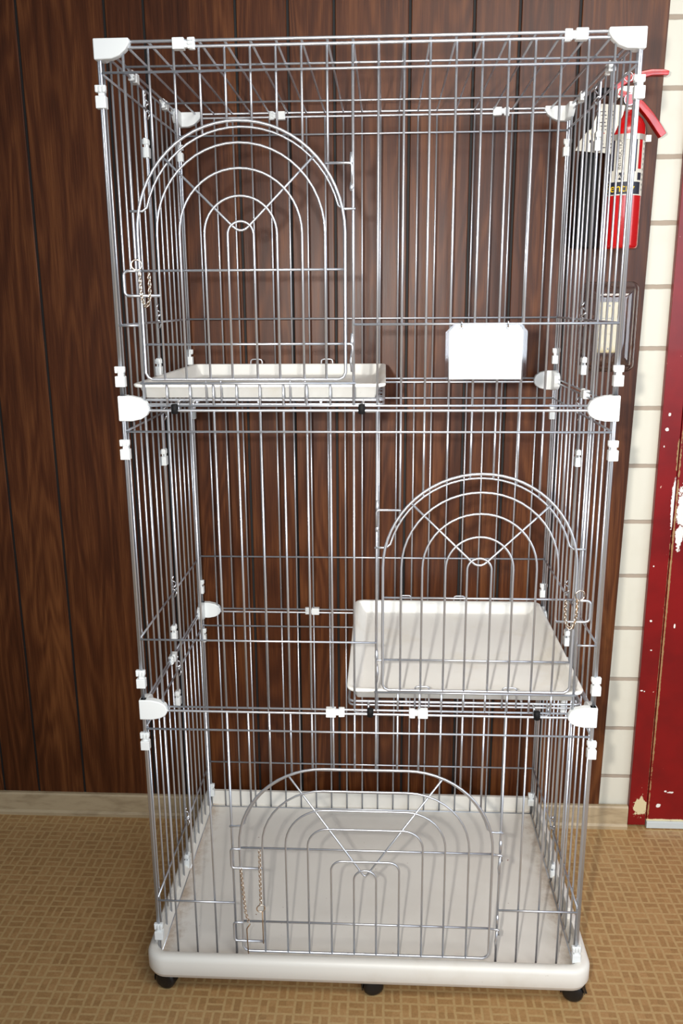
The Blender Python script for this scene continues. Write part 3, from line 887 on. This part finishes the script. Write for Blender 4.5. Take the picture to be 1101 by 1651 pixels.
tube(bm, fillet([(0.560, EY, 1.936), (0.520, EY, 1.940), (0.492, EY, 1.918), (0.498, EY-0.004, 1.855), (0.503, EY-0.006, 1.815)], 0.03, 8), 0.0085, 12)
ep('hose', bm, m_rubber)
bm = bmesh.new()
tube(bm, [(0.503, 0.570, 1.825), (0.503, 0.570, 1.80), (0.5035, 0.570, 1.74), (0.504, 0.570, 1.66), (0.5045, 0.570, 1.600), (0.5045, 0.570, 1.597)], [0.012, 0.021, 0.027, 0.031, 0.034, 0.031], 24)
ep('discharge_horn', bm, m_rubber)
bm = bmesh.new()
for zz in (1.836,):
    pr = None
    n = 40
    ri, ro = RB+0.0006, RB+0.0022
    R1 = [[bm.verts.new((EX+r*math.cos(2*PI*k/n), EY+r*math.sin(2*PI*k/n), z)) for k in range(n)] for r, z in ((ri, zz-0.006), (ro, zz-0.006), (ro, zz+0.006), (ri, zz+0.006))]
    for A, B in zip(R1, R1[1:]+R1[:1]):
        for k in range(n): bm.faces.new((A[k], A[(k+1) % n], B[(k+1) % n], B[k]))
box(bm, EX+0.036, EX+0.053, EY-0.012, EY-0.004, 1.829, 1.843)
box(bm, EX-0.02, EX+0.02, EY+0.040, YW, 1.80, 1.86)
bmesh.ops.translate(bm, verts=bm.verts, vec=Vector((-EX, -YW, -1.83)))
br = tag(obj('wall_bracket', bm, m_band), 'metal strap bracket that clasps the red fire extinguisher to the wall', 'bracket'); br.location = (EX, YW, 1.83)

# paper tag hanging from the extinguisher
tg = thing('inspection_tag', 'creased manila inspection tag hanging from the fire extinguisher valve', 'tag', (0.520, 0.522, 1.90))
o3 = Vector((-0.520, -0.522, -1.90))
def tp(name, bm, m, **k):
    bmesh.ops.translate(bm, verts=bm.verts, vec=o3); return obj(name, bm, m, tg, **k)
bm = bmesh.new(); Yt = 0.521
prism(bm, [(0.513, 1.902), (0.566, 1.898), (0.562, 1.878), (0.545, 1.838), (0.540, 1.797), (0.512, 1.802), (0.492, 1.845)], Yt, Yt+0.0008)
prism(bm, [(0.488, 1.848), (0.512, 1.852), (0.522, 1.800), (0.462, 1.806), (0.470, 1.825)], Yt+0.003, Yt+0.0038)
tp('paper', bm, m_tag)
bm = bmesh.new()
for i in range(11):
    zz = 1.885-i*0.0075; x0_ = 0.512+0.002*(i % 3)
    for j in range(4):
        if random.random() < 0.8: box(bm, x0_+j*0.008, x0_+j*0.008+random.uniform(0.003, 0.0065), Yt-0.0003, Yt-0.0001, zz, zz+0.0018, 1 if (i == 6 and j == 1) else 0)
box(bm, 0.492, 0.497, Yt+0.0026, Yt+0.0029, 1.822, 1.828); box(bm, 0.502, 0.506, Yt+0.0026, Yt+0.0029, 1.820, 1.828)
tp('print', bm, [m_ink, m_redink])
bm = bmesh.new(); tube(bm, [(0.535, Yt+0.001, 1.897), (0.555, Yt+0.02, 1.918), (0.572, Yt+0.04, 1.922)], 0.0008, 6); tp('string', bm, m_band)

# ================================================================ clear guard over a beige control plate
sp_ = thing('wall_plate', 'beige control plate on the wall under the clear plastic guard', 'switch', (0.590, YW, 1.411))
bm = bmesh.new(); prism(bm, [(0.5655-0.590, -0.062), (0.614-0.590, -0.062), (0.614-0.590, 0.062), (0.5655-0.590, 0.062)], -0.007, 0.0)
obj('face_plate', bm, m_plate, sp_, bevel=0.0015)
bm = bmesh.new()
box(bm, -0.016, 0.014, -0.0076, -0.0072, 0.022, 0.0232)
obj('scale_marks', bm, m_ink, sp_)
for x, z in ((0.002, -0.052), (0.0, 0.053)):
    bm = bmesh.new(); lathe(bm, [(0.002, -0.0078), (0.002, -0.007)], x, z, 10, 'y'); obj('screw', bm, m_ink, sp_)
bm = bmesh.new(); box(bm, -0.006, 0.006, -0.013, -0.007, -0.016, 0.010); obj('control_lever', bm, m_plate, sp_, bevel=0.001)
gd = thing('plastic_guard', 'clear plastic domed guard on the wall below the fire extinguisher', 'guard', (0.590, YW, 1.412))
bm = bmesh.new()
loft(bm, -0.069, 0.069, -0.108, 0.108, 0.018, [(0.0, -0.0005), (0.0, -0.004), (0.010, -0.004), (0.014, -0.020), (0.018, -0.029), (0.026, -0.034), (0.040, -0.036)], caps=(False, True), n=6)
for v_ in bm.verts:
    x, y, z = v_.co; v_.co = (x, z, y)
o = obj('dome', bm, m_clear, gd)
sd = o.modifiers.new('solid', 'SOLIDIFY'); sd.thickness = 0.0015; sd.offset = 1
